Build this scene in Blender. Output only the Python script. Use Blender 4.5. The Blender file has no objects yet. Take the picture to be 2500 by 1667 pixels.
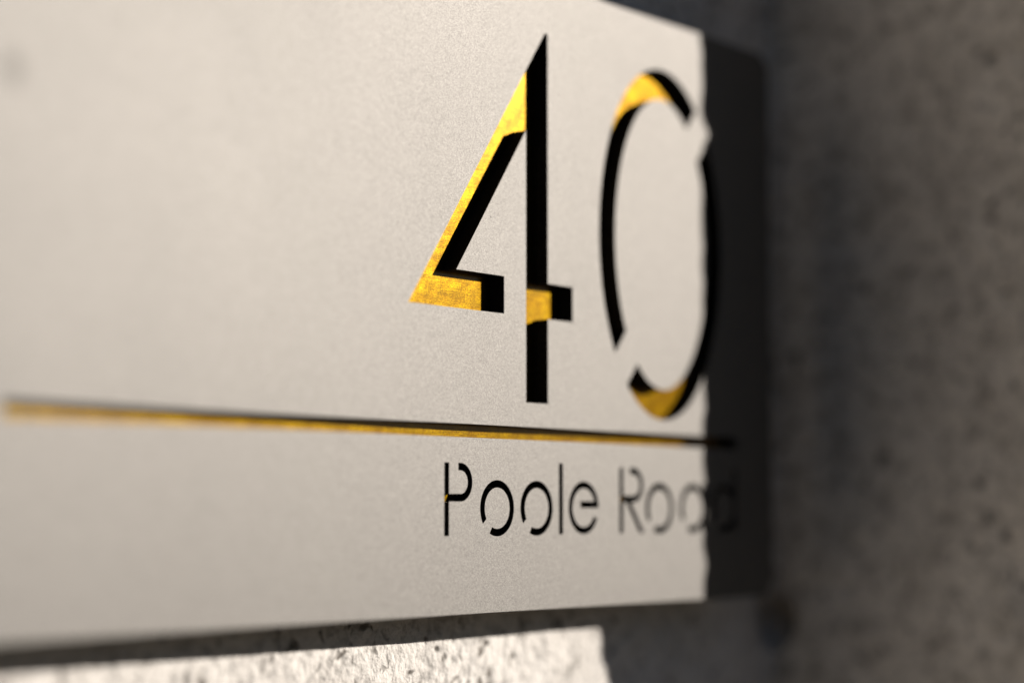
import bpy, math, random
from mathutils import Vector, Matrix, noise
from mathutils.geometry import tessellate_polygon

S = bpy.context.scene
COL = S.collection

# ---------------------------------------------------------------- camera
# sign face = plane y 0, x along the sign, z up; metres
TH = math.radians(36.785)
PH = math.radians(4.508)
CAM = Vector((-0.426875, -0.319166, 0.0))
cd = bpy.data.cameras.new('camera')
cam = bpy.data.objects.new('camera', cd)
COL.objects.link(cam)
S.camera = cam
fwd = Vector((math.cos(TH) * math.cos(PH), math.sin(TH) * math.cos(PH), math.sin(PH)))
right = Vector((math.sin(TH), -math.cos(TH), 0))
up = right.cross(fwd)
cam.matrix_world = Matrix(((right.x, up.x, -fwd.x, CAM.x), (right.y, up.y, -fwd.y, CAM.y),
                           (right.z, up.z, -fwd.z, CAM.z), (0, 0, 0, 1)))
cd.sensor_width = 36.0
cd.lens = 5200 * 36 / 2500
cd.clip_start = 0.01
cd.clip_end = 200
cd.dof.use_dof = True
cd.dof.focus_distance = 0.5235
cd.dof.aperture_fstop = 3.4

# ---------------------------------------------------------------- light
TO_SUN = Vector((1.0, -1.0, 0.37)).normalized()
w = bpy.data.worlds.new('World')
S.world = w
w.use_nodes = True
nt = w.node_tree
bg = nt.nodes['Background']
sky = nt.nodes.new('ShaderNodeTexSky')
sky.sky_type = 'NISHITA'
sky.sun_disc = False
sky.sun_elevation = math.asin(TO_SUN.z)
sky.sun_rotation = math.radians(135)
sky.dust_density = 0.3
sky.ozone_density = 5.0
# below the horizon: warm light returned by sunlit paving
gt = nt.nodes.new('ShaderNodeTexCoord')
gs = nt.nodes.new('ShaderNodeSeparateXYZ')
gr = nt.nodes.new('ShaderNodeMapRange')
gm = nt.nodes.new('ShaderNodeMix')
gm.data_type = 'RGBA'
nt.links.new(gt.outputs['Generated'], gs.inputs[0])
nt.links.new(gs.outputs['Z'], gr.inputs[0])
gr.inputs[1].default_value = 0.02
gr.inputs[2].default_value = -0.06
nt.links.new(gr.outputs[0], gm.inputs[0])
nt.links.new(sky.outputs[0], gm.inputs[6])
gm.inputs[7].default_value = (2.6, 2.1, 1.65, 1)
nt.links.new(gm.outputs[2], bg.inputs[0])
bg.inputs[1].default_value = 0.026
sl = bpy.data.lights.new('sun', 'SUN')
sl.energy = 5.0
sl.angle = math.radians(0.5)
sl.color = (1.0, 0.95, 0.885)
sun = bpy.data.objects.new('sun', sl)
COL.objects.link(sun)
sun.rotation_euler = TO_SUN.to_track_quat('Z', 'Y').to_euler()
sun.location = (1, -1, 1)
S.render.engine = 'CYCLES'
S.view_settings.view_transform = 'Standard'
S.view_settings.look = 'None'
S.view_settings.gamma = 1
S.view_settings.use_curve_mapping = False
S.view_settings.exposure = 0.3

# ---------------------------------------------------------------- helpers
def tag(o, label=None, cat=None, group=None, kind=None):
    if label: o['label'] = label
    if cat: o['category'] = cat
    if group: o['group'] = group
    if kind: o['kind'] = kind
    return o

def mesh_obj(name, verts, faces, mats, parent=None, midx=None, smooth=False):
    me = bpy.data.meshes.new(name)
    me.from_pydata(verts, [], faces)
    for m in mats:
        me.materials.append(m)
    if midx:
        me.polygons.foreach_set('material_index', midx)
    if smooth:
        me.polygons.foreach_set('use_smooth', [True] * len(me.polygons))
    me.update()
    o = bpy.data.objects.new(name, me)
    COL.objects.link(o)
    if parent:
        o.parent = parent
    return o

class NG:
    def __init__(s, name):
        s.m = bpy.data.materials.new(name)
        s.m.use_nodes = True
        s.t = s.m.node_tree
        s.b = s.t.nodes['Principled BSDF']
        s.tc = s.t.nodes.new('ShaderNodeTexCoord')
        s.co = s.tc.outputs['Object']
    def link(s, a, b): s.t.links.new(a, b)
    def noise(s, scale, detail=2, rough=0.5, vec=None, dist=0.0):
        n = s.t.nodes.new('ShaderNodeTexNoise')
        n.inputs['Scale'].default_value = scale
        n.inputs['Detail'].default_value = detail
        n.inputs['Roughness'].default_value = rough
        n.inputs['Distortion'].default_value = dist
        s.link(vec or s.co, n.inputs['Vector'])
        return n.outputs['Fac']
    def vor(s, scale, vec=None, rnd=1.0):
        n = s.t.nodes.new('ShaderNodeTexVoronoi')
        n.inputs['Scale'].default_value = scale
        n.inputs['Randomness'].default_value = rnd
        s.link(vec or s.co, n.inputs['Vector'])
        return n
    def mapping(s, scale=(1, 1, 1), rot=(0, 0, 0)):
        n = s.t.nodes.new('ShaderNodeMapping')
        n.inputs['Scale'].default_value = scale
        n.inputs['Rotation'].default_value = rot
        s.link(s.co, n.inputs['Vector'])
        return n.outputs[0]
    def ramp(s, fac, stops):
        n = s.t.nodes.new('ShaderNodeValToRGB')
        e = n.color_ramp.elements
        while len(e) < len(stops):
            e.new(0.5)
        for i, (p, c) in enumerate(stops):
            e[i].position = p
            e[i].color = (*c, 1) if len(c) == 3 else c
        s.link(fac, n.inputs[0])
        return n.outputs[0]
    def rng(s, v, a, b, c, d):
        n = s.t.nodes.new('ShaderNodeMapRange')
        for i, x in enumerate((a, b, c, d)):
            n.inputs[i + 1].default_value = x
        s.link(v, n.inputs[0])
        return n.outputs[0]
    def sepx(s, v):
        n = s.t.nodes.new('ShaderNodeSeparateXYZ')
        s.link(v, n.inputs[0])
        return n.outputs[0]
    def math(s, op, a, b):
        n = s.t.nodes.new('ShaderNodeMath')
        n.operation = op
        for i, v in enumerate((a, b)):
            if isinstance(v, (int, float)): n.inputs[i].default_value = v
            else: s.link(v, n.inputs[i])
        return n.outputs[0]
    def mix(s, mode, fac, a, b):
        n = s.t.nodes.new('ShaderNodeMix')
        n.data_type = 'RGBA'
        n.blend_type = mode
        for k, v in ((0, fac), (6, a), (7, b)):
            if isinstance(v, (int, float)): n.inputs[k].default_value = v
            elif isinstance(v, tuple): n.inputs[k].default_value = (*v, 1)
            else: s.link(v, n.inputs[k])
        return n.outputs[2]
    def bump(s, h, strength, dist, normal=None):
        n = s.t.nodes.new('ShaderNodeBump')
        n.inputs['Strength'].default_value = strength
        n.inputs['Distance'].default_value = dist
        s.link(h, n.inputs['Height'])
        if normal: s.link(normal, n.inputs['Normal'])
        return n.outputs[0]
    def set(s, **k):
        for a, v in k.items():
            i = s.b.inputs[a.replace('_', ' ')]
            if hasattr(v, 'links'): s.link(v, i)
            elif isinstance(v, tuple): i.default_value = (*v, 1)
            else: i.default_value = v

# ---------------------------------------------------------------- materials
# satin bead-blasted steel
g = NG('satin_steel')
grit = g.noise(3600, 3, 0.75)
blot = g.noise(45, 4, 0.6)
blot2 = g.noise(11, 3, 0.55)
col = g.ramp(blot, [(0.3, (0.145, 0.1355, 0.1255)), (0.7, (0.151, 0.1415, 0.131))])
col = g.mix('MULTIPLY', 1.0, col, g.rng(g.math('ADD', g.sepx(g.vor(6500).outputs['Color']), g.sepx(g.vor(4700).outputs['Color'])), 0.0, 2.0, 0.6, 1.4))
def spot(px, pz, r0, r1, dark):
    vm = g.t.nodes.new('ShaderNodeVectorMath'); vm.operation = 'DISTANCE'
    g.link(g.co, vm.inputs[0]); vm.inputs[1].default_value = (px, 0, pz)
    return g.rng(vm.outputs['Value'], r0, r1, dark, 1.0)
col = g.mix('MULTIPLY', 1.0, col, spot(-0.1605, 0.0845, 0.002, 0.0055, 0.80))
col = g.mix('MULTIPLY', 1.0, col, spot(-0.0088, 0.0725, 0.0001, 0.0003, 0.1))
g.b.inputs['Specular Tint'].default_value = (0.5, 0.5, 0.5, 1)
rough = g.math('ADD', g.rng(blot2, 0.3, 0.7, 0.597, 0.612), g.rng(blot, 0.3, 0.7, -0.005, 0.005))
g.set(Base_Color=col, Metallic=1.0, Roughness=rough, Normal=g.bump(grit, 0.13, 0.00005))
STEEL = g.m

# cut walls of the steel: darker metal than the face, finely mottled
g = NG('dark_cut_steel')
g.set(Base_Color=g.ramp(g.noise(1800, 3), [(0.35, (0.035, 0.034, 0.034)), (0.7, (0.10, 0.095, 0.085))]),
      Metallic=1.0, Roughness=0.45)
CUT = g.m

# gold coloured backing seen through the cuts: fine scratches and specks
g = NG('brushed_gold')
sv = g.mapping((170, 170, 4200), (0, math.radians(9), 0))
scr = g.noise(1.0, 3, 0.6, sv)
blo = g.noise(420, 3, 0.65)
sp = g.noise(2400, 2, 0.8)
c = g.ramp(blo, [(0.3, (0.064, 0.033, 0.00005)), (0.5, (0.080, 0.045, 0.0001)), (0.72, (0.098, 0.057, 0.0003))])
c = g.mix('MULTIPLY', 1.0, c, g.ramp(scr, [(0.34, (0.8, 0.76, 0.7)), (0.5, (1, 1, 1)), (0.66, (1.15, 1.15, 1.3))]))
c = g.mix('MULTIPLY', 1.0, c, g.ramp(g.noise(190, 2, 0.5), [(0.38, (0.86, 0.82, 0.8)), (0.6, (1.1, 1.12, 1.12))]))
c = g.mix('MULTIPLY', 1.0, c, g.ramp(sp, [(0.35, (0.6, 0.55, 0.5)), (0.5, (1, 1, 1)), (0.68, (1.6, 1.65, 1.9))]))
hh = g.math('ADD', g.math('MULTIPLY', scr, 0.6), g.math('MULTIPLY', sp, 0.7))
g.set(Base_Color=c, Metallic=1.0, Roughness=g.rng(blo, 0.3, 0.7, 0.345, 0.315),
      Coat_Weight=0.5, Coat_Roughness=0.15, Normal=g.bump(g.noise(190, 2, 0.5), 0.6, 0.00016, g.bump(hh, 0.35, 0.00006)))
g.b.inputs['Specular Tint'].default_value = (1, 0.6, 0.02, 1)
GOLD = g.m

g = NG('black_backing')
g.set(Base_Color=(0.02, 0.02, 0.022), Roughness=0.6)
BACK = g.m

# roughcast lime render, pale with dark pits
def render_mat(name, tint, pit, blotch):
    g = NG(name)
    n1 = g.noise(55, 4, 0.6)
    n2 = g.noise(360, 2, 0.5)
    n3 = g.noise(1300, 3, 0.65)
    pits = g.noise(210, 2, 0.5, None, 0.4)
    base = g.ramp(n2, [(0.32, tuple(t * 0.68 for t in tint)), (0.46, tuple(t * 0.93 for t in tint)), (0.68, tint)])
    base = g.mix('MULTIPLY', 1.0, base, g.ramp(n1, [(0.3, (0.84, 0.825, 0.81)), (0.65, (1.04, 1.03, 1.02))]))
    pm = g.ramp(pits, [(0.30, (0.13, 0.115, 0.10)), (0.39, (1, 1, 1))])
    base = g.mix('MULTIPLY', pit, base, pm)
    base = g.mix('MULTIPLY', 0.5, base, g.ramp(n3, [(0.3, (0.4, 0.38, 0.37)), (0.44, (1, 1, 1))]))
    base = g.mix('MULTIPLY', blotch, base, g.ramp(g.noise(190, 2, 0.5), [(0.34, (0.45, 0.43, 0.40)), (0.46, (0.95, 0.95, 0.95)), (0.66, (1.12, 1.11, 1.1))]))
    vm = g.t.nodes.new('ShaderNodeVectorMath'); vm.operation = 'DISTANCE'     # dark brown patch over the corner hole
    g.link(g.co, vm.inputs[0]); vm.inputs[1].default_value = (0.164, 0.02, -0.0335)
    st = g.rng(vm.outputs['Value'], 0.002, 0.011, 0.85, 0.0)
    base = g.mix('MIX', st, base, (0.10, 0.06, 0.035))
    hb = g.math('ADD', g.math('MULTIPLY', n2, 1.0), g.math('MULTIPLY', n3, 0.22))
    hb = g.math('ADD', hb, g.math('MULTIPLY', pm, 0.25))
    g.set(Base_Color=base, Roughness=0.9, Normal=g.bump(hb, 0.52, 0.0028))
    g.b.inputs['Specular IOR Level'].default_value = 0.25
    return g.m
WALL = render_mat('rough_render', (0.78, 0.735, 0.685), 0.85, 0.15)
PIER = render_mat('rough_pier_render', (0.80, 0.74, 0.66), 0.8, 0.5)

# ---------------------------------------------------------------- wall and pier
DW = 0.021      # the wall stands this far behind the sign's face
XC = 0.167      # inner corner between wall and pier
YE = -0.0757    # outer edge of the pier
HOLE = Vector((0.1635, 0.021, -0.0355))

def relief(p):
    h = 0.8 * noise.noise(p * 55) + 0.55 * noise.noise(p * 150 + Vector((7, 3, 1))) + 0.4 * noise.noise(p * 330)
    d = noise.voronoi(p * 150 + Vector((3, 9, 4)))[0][0]
    if d < 0.3:
        h -= 1.0 * (1 - d / 0.3) * (0.4 + 0.6 * abs(noise.noise(p * 31)) * 2)
    return h * 0.00075

def axis(fine0, fine1, step, lo, hi, k=1.25):
    a = [fine0 + i * step for i in range(int(round((fine1 - fine0) / step)) + 1)]
    s, x, r = step, a[-1], []
    while x < hi:
        s *= k; x += s; r.append(min(x, hi))
    s, x, l = step, a[0], []
    while x > lo:
        s *= k; x -= s; l.append(max(x, lo))
    return l[::-1] + a + r

xs = axis(-0.24, 0.172, 0.0011, -0.75, 0.20)
zs = axis(-0.075, 0.19, 0.0011, -0.5, 0.75)
V, Fc = [], []
for z in zs:
    for x in xs:
        p = Vector((x, DW, z))
        h = relief(p)
        q = math.hypot((x - HOLE.x) / 0.006, (z - HOLE.z) / 0.008)
        if q < 1: h -= 0.012 * (1 - q * q) ** 0.7
        V.append((x, DW - h, z))
n = len(xs)
for j in range(len(zs) - 1):
    for i in range(n - 1):
        a = j * n + i
        Fc.append((a, a + 1, a + n + 1, a + n))
# thickness of the wall behind
b0 = len(V)
for (x, z) in ((xs[0], zs[0]), (xs[-1], zs[0]), (xs[-1], zs[-1]), (xs[0], zs[-1])):
    V.append((x, DW + 0.2, z))
Fc += [(b0, b0 + 3, b0 + 2, b0 + 1),
       tuple(range(0, n)) [::-1] + (b0, b0 + 1),
       tuple((len(zs) - 1) * n + i for i in range(n)) + (b0 + 2, b0 + 3),
       tuple(j * n for j in range(len(zs))) + (b0 + 3, b0),
       tuple(j * n + n - 1 for j in range(len(zs)))[::-1] + (b0 + 1, b0 + 2)]
wall = mesh_obj('rendered_wall', V, Fc, [WALL], smooth=True)
tag(wall, 'pale rough pitted rendered wall behind the sign, sunlit along the bottom', 'wall')

# pier: left face (in shade), worn outer corner, front face
def edge_off(z):
    o = -0.0018 + 0.0006 * noise.noise(Vector((1.3, 4.1, z * 75))) + 0.0005 * noise.noise(Vector((5.3, 2.1, z * 190)))
    for zc, s, a in ((0.1355, 0.0032, 0.0044), (0.124, 0.003, -0.0006), (0.019, 0.0035, -0.0016), (0.026, 0.002, 0.001),
                     (-0.022, 0.011, 0.0075), (0.090, 0.004, 0.0006), (0.075, 0.003, -0.0006)):
        o += a * math.exp(-((z - zc) / s) ** 2)
    return o
prof = []      # (x, y, nx, ny)
R = 0.0022
y = DW + 0.012
while y > YE + R:
    prof.append((XC, y, -1, 0)); y -= 0.0011
for k in range(6):
    a = math.radians(180 + 90 * k / 5)
    prof.append((XC + R + R * math.cos(a), YE + R + R * math.sin(a), math.cos(a), math.sin(a)))
st, x = 0.0015, XC + R
while x < 0.6:
    x += st; st *= 1.2
    prof.append((min(x, 0.6), YE, 0, -1))
V, Fc = [], []
zs = axis(-0.10, 0.21, 0.0011, -0.5, 0.75)
for z in zs:
    eo = edge_off(z)
    for (x, y, nx, ny) in prof:
        h = relief(Vector((x, y, z)))
        wgt = math.exp(-((y - YE) / 0.012) ** 2) if x < XC + 0.03 else 0
        q = math.hypot((y - HOLE.y) / 0.007, (z - HOLE.z) / 0.008)
        if nx == -1 and q < 1: h -= 0.006 * (1 - q * q) ** 0.7
        V.append((x + nx * h + eo * wgt, y + ny * h, z))
n = len(prof)
for j in range(len(zs) - 1):
    for i in range(n - 1):
        a = j * n + i
        Fc.append((a, a + 1, a + n + 1, a + n))
b0 = len(V)
for z in (zs[0], zs[-1]):
    V.append((0.6, DW + 0.2, z)); V.append((XC + 0.034, DW + 0.2, z)); V.append((XC + 0.034, DW + 0.012, z))
top = (len(zs) - 1) * n
Fc += [tuple(range(n))[::-1] + (b0 + 2, b0 + 1, b0), tuple(top + i for i in range(n)) + (b0 + 3, b0 + 4, b0 + 5)]
Fc += [(n - 1, b0, b0 + 3, top + n - 1), (b0, b0 + 1, b0 + 4, b0 + 3), (b0 + 1, b0 + 2, b0 + 5, b0 + 4)]
pier = mesh_obj('rendered_pier', V, Fc, [PIER], smooth=True)
tag(pier, 'shaded rough rendered pier standing out from the wall right of the sign', 'pier')

# ---------------------------------------------------------------- the sign
sign = bpy.data.objects.new('house_sign', None)
sign.empty_display_size = 0.05
COL.objects.link(sign)
tag(sign, 'satin steel house number sign reading 40 Poole Road over gold backing', 'house sign')
T = 0.0042
MM = 0.001

def arc(cx, cz, rx, rz, a0, a1, n=40):
    return [(cx + rx * math.cos(math.radians(a0 + (a1 - a0) * i / n)), cz + rz * math.sin(math.radians(a0 + (a1 - a0) * i / n))) for i in range(n + 1)]

def ang(cx, cz, rx, rz, p):      # parametric angle on the ellipse
    return math.degrees(math.atan2((p[1] - cz) / rz, (p[0] - cx) / rx)) % 360

XL, XR, ZB, ZT, RC = -180.5, 129.6, -25.3, 136.7, 6.0
outline = (arc(XR - RC, ZT - RC, RC, RC, 90, 0, 12) + arc(XR - RC, ZB + RC, RC, RC, 0, -90, 12)
           + arc(XL + RC, ZB + RC, RC, RC, 270, 180, 12) + arc(XL + RC, ZT - RC, RC, RC, 180, 90, 12))

cuts = []      # (name, label, loop)
four = [(14.15, 123.0), (15.45, 123.0), (15.4, 57.9), (26.45, 57.9), (26.45, 48.7), (15.4, 48.7), (15.4, 26.95), (5.95, 26.95),
        (5.95, 96.4), (-22.6, 58.2), (-3.25, 58.2), (-3.25, 48.8), (-40.9, 48.8)]
cuts.append(('digit', 'tall stencil digit 4 cut through the plate', four))
zc = (69.9, 73.6); ZO = (31.1, 49.0); ZI = (23.5, 40.6)
p1o, p1i, p2o, p2i = (45.07, 40.4), (50.2, 46.2), (51.7, 33.4), (56.6, 38.3)
def half(s):
    q = lambda p: p if s > 0 else (2 * zc[0] - p[0], 2 * zc[1] - p[1])
    ao, bo = ang(*zc, *ZO, q(p1o)), ang(*zc, *ZO, q(p2o if s < 0 else (2 * zc[0] - p2o[0], 2 * zc[1] - p2o[1])))
    return ao, bo
# left arc: from the lower-left gap clockwise over the top to the upper-right gap
a0 = ang(*zc, *ZO, p1o); a1 = ang(*zc, *ZO, (2 * zc[0] - p2o[0], 2 * zc[1] - p2o[1]))
i0 = ang(*zc, *ZI, p1i); i1 = ang(*zc, *ZI, (2 * zc[0] - p2i[0], 2 * zc[1] - p2i[1]))
la = arc(*zc, *ZO, a0, a1, 60) + arc(*zc, *ZI, i1, i0, 60)
ra = [(2 * zc[0] - x, 2 * zc[1] - z) for x, z in la]
cuts.append(('digit', 'tall oval stencil digit 0 split by two slanted bridges', (la, ra)))
cuts.append(('rule_line', 'long thin slot between the number and the street name', [(-161.5, 17.5), (-161.5, 20.8), (109.1, 20.8), (109.1, 17.5)]))

def ring_o(cx, cz, r, wd=1.85):
    return arc(cx, cz, r, r, 213.5, -116.5, 56) + arc(cx, cz, r - wd, r - wd, -114.5, 211, 56)

# P
px, pz = -20.8, 6.62
P = ([(-27.1, -6.3), (-27.1, 11.3), (-25.25, 11.3), (-25.25, 3.78), (px, 3.78)] + arc(px, pz, 2.84, 2.84, -90, 90, 20)
     + [(-21.66, 9.46), (-21.66, 11.3), (px, 11.3)] + arc(px, pz, 4.68, 4.68, 90, -90, 24)[1:] + [(-25.25, 1.94), (-25.25, -6.3)])
cuts.append(('letter', 'letter P with a bridge at its top', P))
cuts.append(('letter', 'first letter o of Poole', ring_o(-6.1, 0.36, 6.93)))
cuts.append(('letter', 'second letter o of Poole', ring_o(10.45, 0.36, 6.93)))
cuts.append(('letter', 'letter l, a plain upright bar', [(20.15, -6.3), (20.15, 11.9), (21.95, 11.9), (21.95, -6.3)]))
ex, ez, er = 31.3, 0.5, 6.85
e = ([(29.8, 0.45), (ex + er, 0.45)] + arc(ex, ez, er, er, 2, 336, 60) + arc(ex, ez, er - 1.8, er - 1.8, 334, 19.5, 56) + [(29.8, 2.2)])
cuts.append(('letter', 'letter e of Poole', e))
rx = 54.9
Rr = ([(48.0, -6.3), (48.0, 11.3), (49.85, 11.3), (49.85, 3.78), (rx, 3.78)] + arc(rx, 6.62, 2.84, 2.84, -90, 90, 20)
      + [(53.1, 9.46), (53.1, 11.3), (rx, 11.3)] + arc(rx, 6.62, 4.68, 4.68, 90, -90, 24)[1:]
      + [(53.5, 1.94), (60.0, -6.3), (57.7, -6.3), (51.2, 1.94), (49.85, 1.94), (49.85, -6.3)])
cuts.append(('letter', 'letter R with a bridge at its top', Rr))
cuts.append(('letter', 'letter o of Road', ring_o(67.7, 0.42, 6.95)))
def a_like(cx, top):
    r, wd, cz = 6.9, 1.85, 0.42
    sx1 = cx + r; sx0 = sx1 - wd
    an = math.degrees(math.acos((sx0 - cx) / r))
    return (arc(cx, cz, r, r, 213.5, an, 40) + [(sx0, top), (sx1, top), (sx1, -6.3), (sx0, -6.3)]
            + arc(cx, cz, r, r, -an, -116.5, 16) + arc(cx, cz, r - wd, r - wd, -114.5, 211, 56))
cuts.append(('letter', 'letter a half lost in shadow', a_like(85.0, 7.3)))
cuts.append(('letter', 'letter d lost in shadow', a_like(101.9, 11.9)))

def cw(loop):
    A = sum(loop[i][0] * loop[(i + 1) % len(loop)][1] - loop[(i + 1) % len(loop)][0] * loop[i][1] for i in range(len(loop)))
    return loop if A < 0 else loop[::-1]
def clean(loop):
    r = []
    for p in loop:
        if not r or math.hypot(p[0] - r[-1][0], p[1] - r[-1][1]) > 0.02: r.append(p)
    if math.hypot(r[0][0] - r[-1][0], r[0][1] - r[-1][1]) < 0.02: r.pop()
    return r

def sheet(loops, y, flip=False):
    pts = [(p[0] * MM, y, p[1] * MM) for l in loops for p in l]
    tr = tessellate_polygon([[Vector((p[0], p[1], 0)) for p in l] for l in loops])
    out = []
    for t in tr:
        a, b, c = (pts[i] for i in t)
        ar = (b[0] - a[0]) * (c[2] - a[2]) - (c[0] - a[0]) * (b[2] - a[2])
        ok = ar > 0            # counter-clockwise in x,z as seen from -y
        out.append(tuple(t) if ok != flip else tuple(reversed(t)))
    return pts, out

holes = []
for _, _, l in cuts:
    for q in (l if isinstance(l, tuple) else (l,)):
        holes.append(cw(clean(q)))
outline = clean(outline)
# steel plate: face with the openings, outer rim with a fine rounded arris
verts, faces = [], []
CH = 0.18
def inset(l, d):
    cx, cz = (XL + XR) / 2, (ZB + ZT) / 2
    return [(x + (-d if x > cx else d), z + (-d if z > cz else d)) for x, z in l]
face_loop = inset(outline, CH)
pts, fs = sheet([face_loop] + holes, 0.0)
verts += pts; faces += fs
rings = [(outline, CH * MM), (outline, T + 0.0012)]
prev = 0; m = len(outline)
for l, y in rings:
    s = len(verts); verts += [(p[0] * MM, y, p[1] * MM) for p in l]
    for i in range(m):
        j = (i + 1) % m
        faces.append((prev + i, prev + j, s + j, s + i))
    prev = s
plate = mesh_obj('front_plate', verts, faces, [STEEL], sign)

def strip(loop, y0, y1, verts, faces, midx, mi, loop1=None):
    s = len(verts); m = len(loop); loop1 = loop1 or loop
    verts += [(p[0] * MM, y0, p[1] * MM) for p in loop] + [(p[0] * MM, y1, p[1] * MM) for p in loop1]
    for i in range(m):
        j = (i + 1) % m
        faces.append((s + i, s + m + i, s + m + j, s + j)); midx.append(mi)

for name, label, l in cuts:
    verts, faces, midx = [], [], []
    for q in (l if isinstance(l, tuple) else (l,)):
        q = cw(clean(q))
        strip(q, 0.0, T, verts, faces, midx, 1)
        pts, fs = sheet([q], T)
        s = len(verts); verts += pts
        for t in fs:
            faces.append(tuple(i + s for i in t)); midx.append(0)
    o = mesh_obj(name, verts, faces, [GOLD, CUT], sign, midx)
    o['label'] = label

# backing panel behind the plate and stand-offs to the wall
bl = inset(outline, 1.2)
verts, faces = [], []
for y, flip in ((T + 0.0008, False), (T + 0.0042, True)):
    pts, fs = sheet([bl], y, flip)
    s = len(verts); verts += pts; faces += [tuple(i + s for i in t) for t in fs]
m = len(bl)
for i in range(m):
    j = (i + 1) % m
    faces.append((i, j, m + j, m + i))
mesh_obj('backing_panel', verts, faces, [BACK], sign)
for (cx, cz) in ((XL + 16, ZT - 16), (XL + 16, ZB + 14), (XR - 16, ZT - 16), (XR - 16, ZB + 14)):
    c = arc(cx, cz, 5, 5, 0, 360, 24)[:-1]
    verts = [(x * MM, T + 0.0042, z * MM) for x, z in c] + [(x * MM, DW + 0.004, z * MM) for x, z in c]
    faces = [(i, (i + 1) % 24, 24 + (i + 1) % 24, 24 + i) for i in range(24)]
    mesh_obj('standoff', verts, faces, [STEEL], sign)
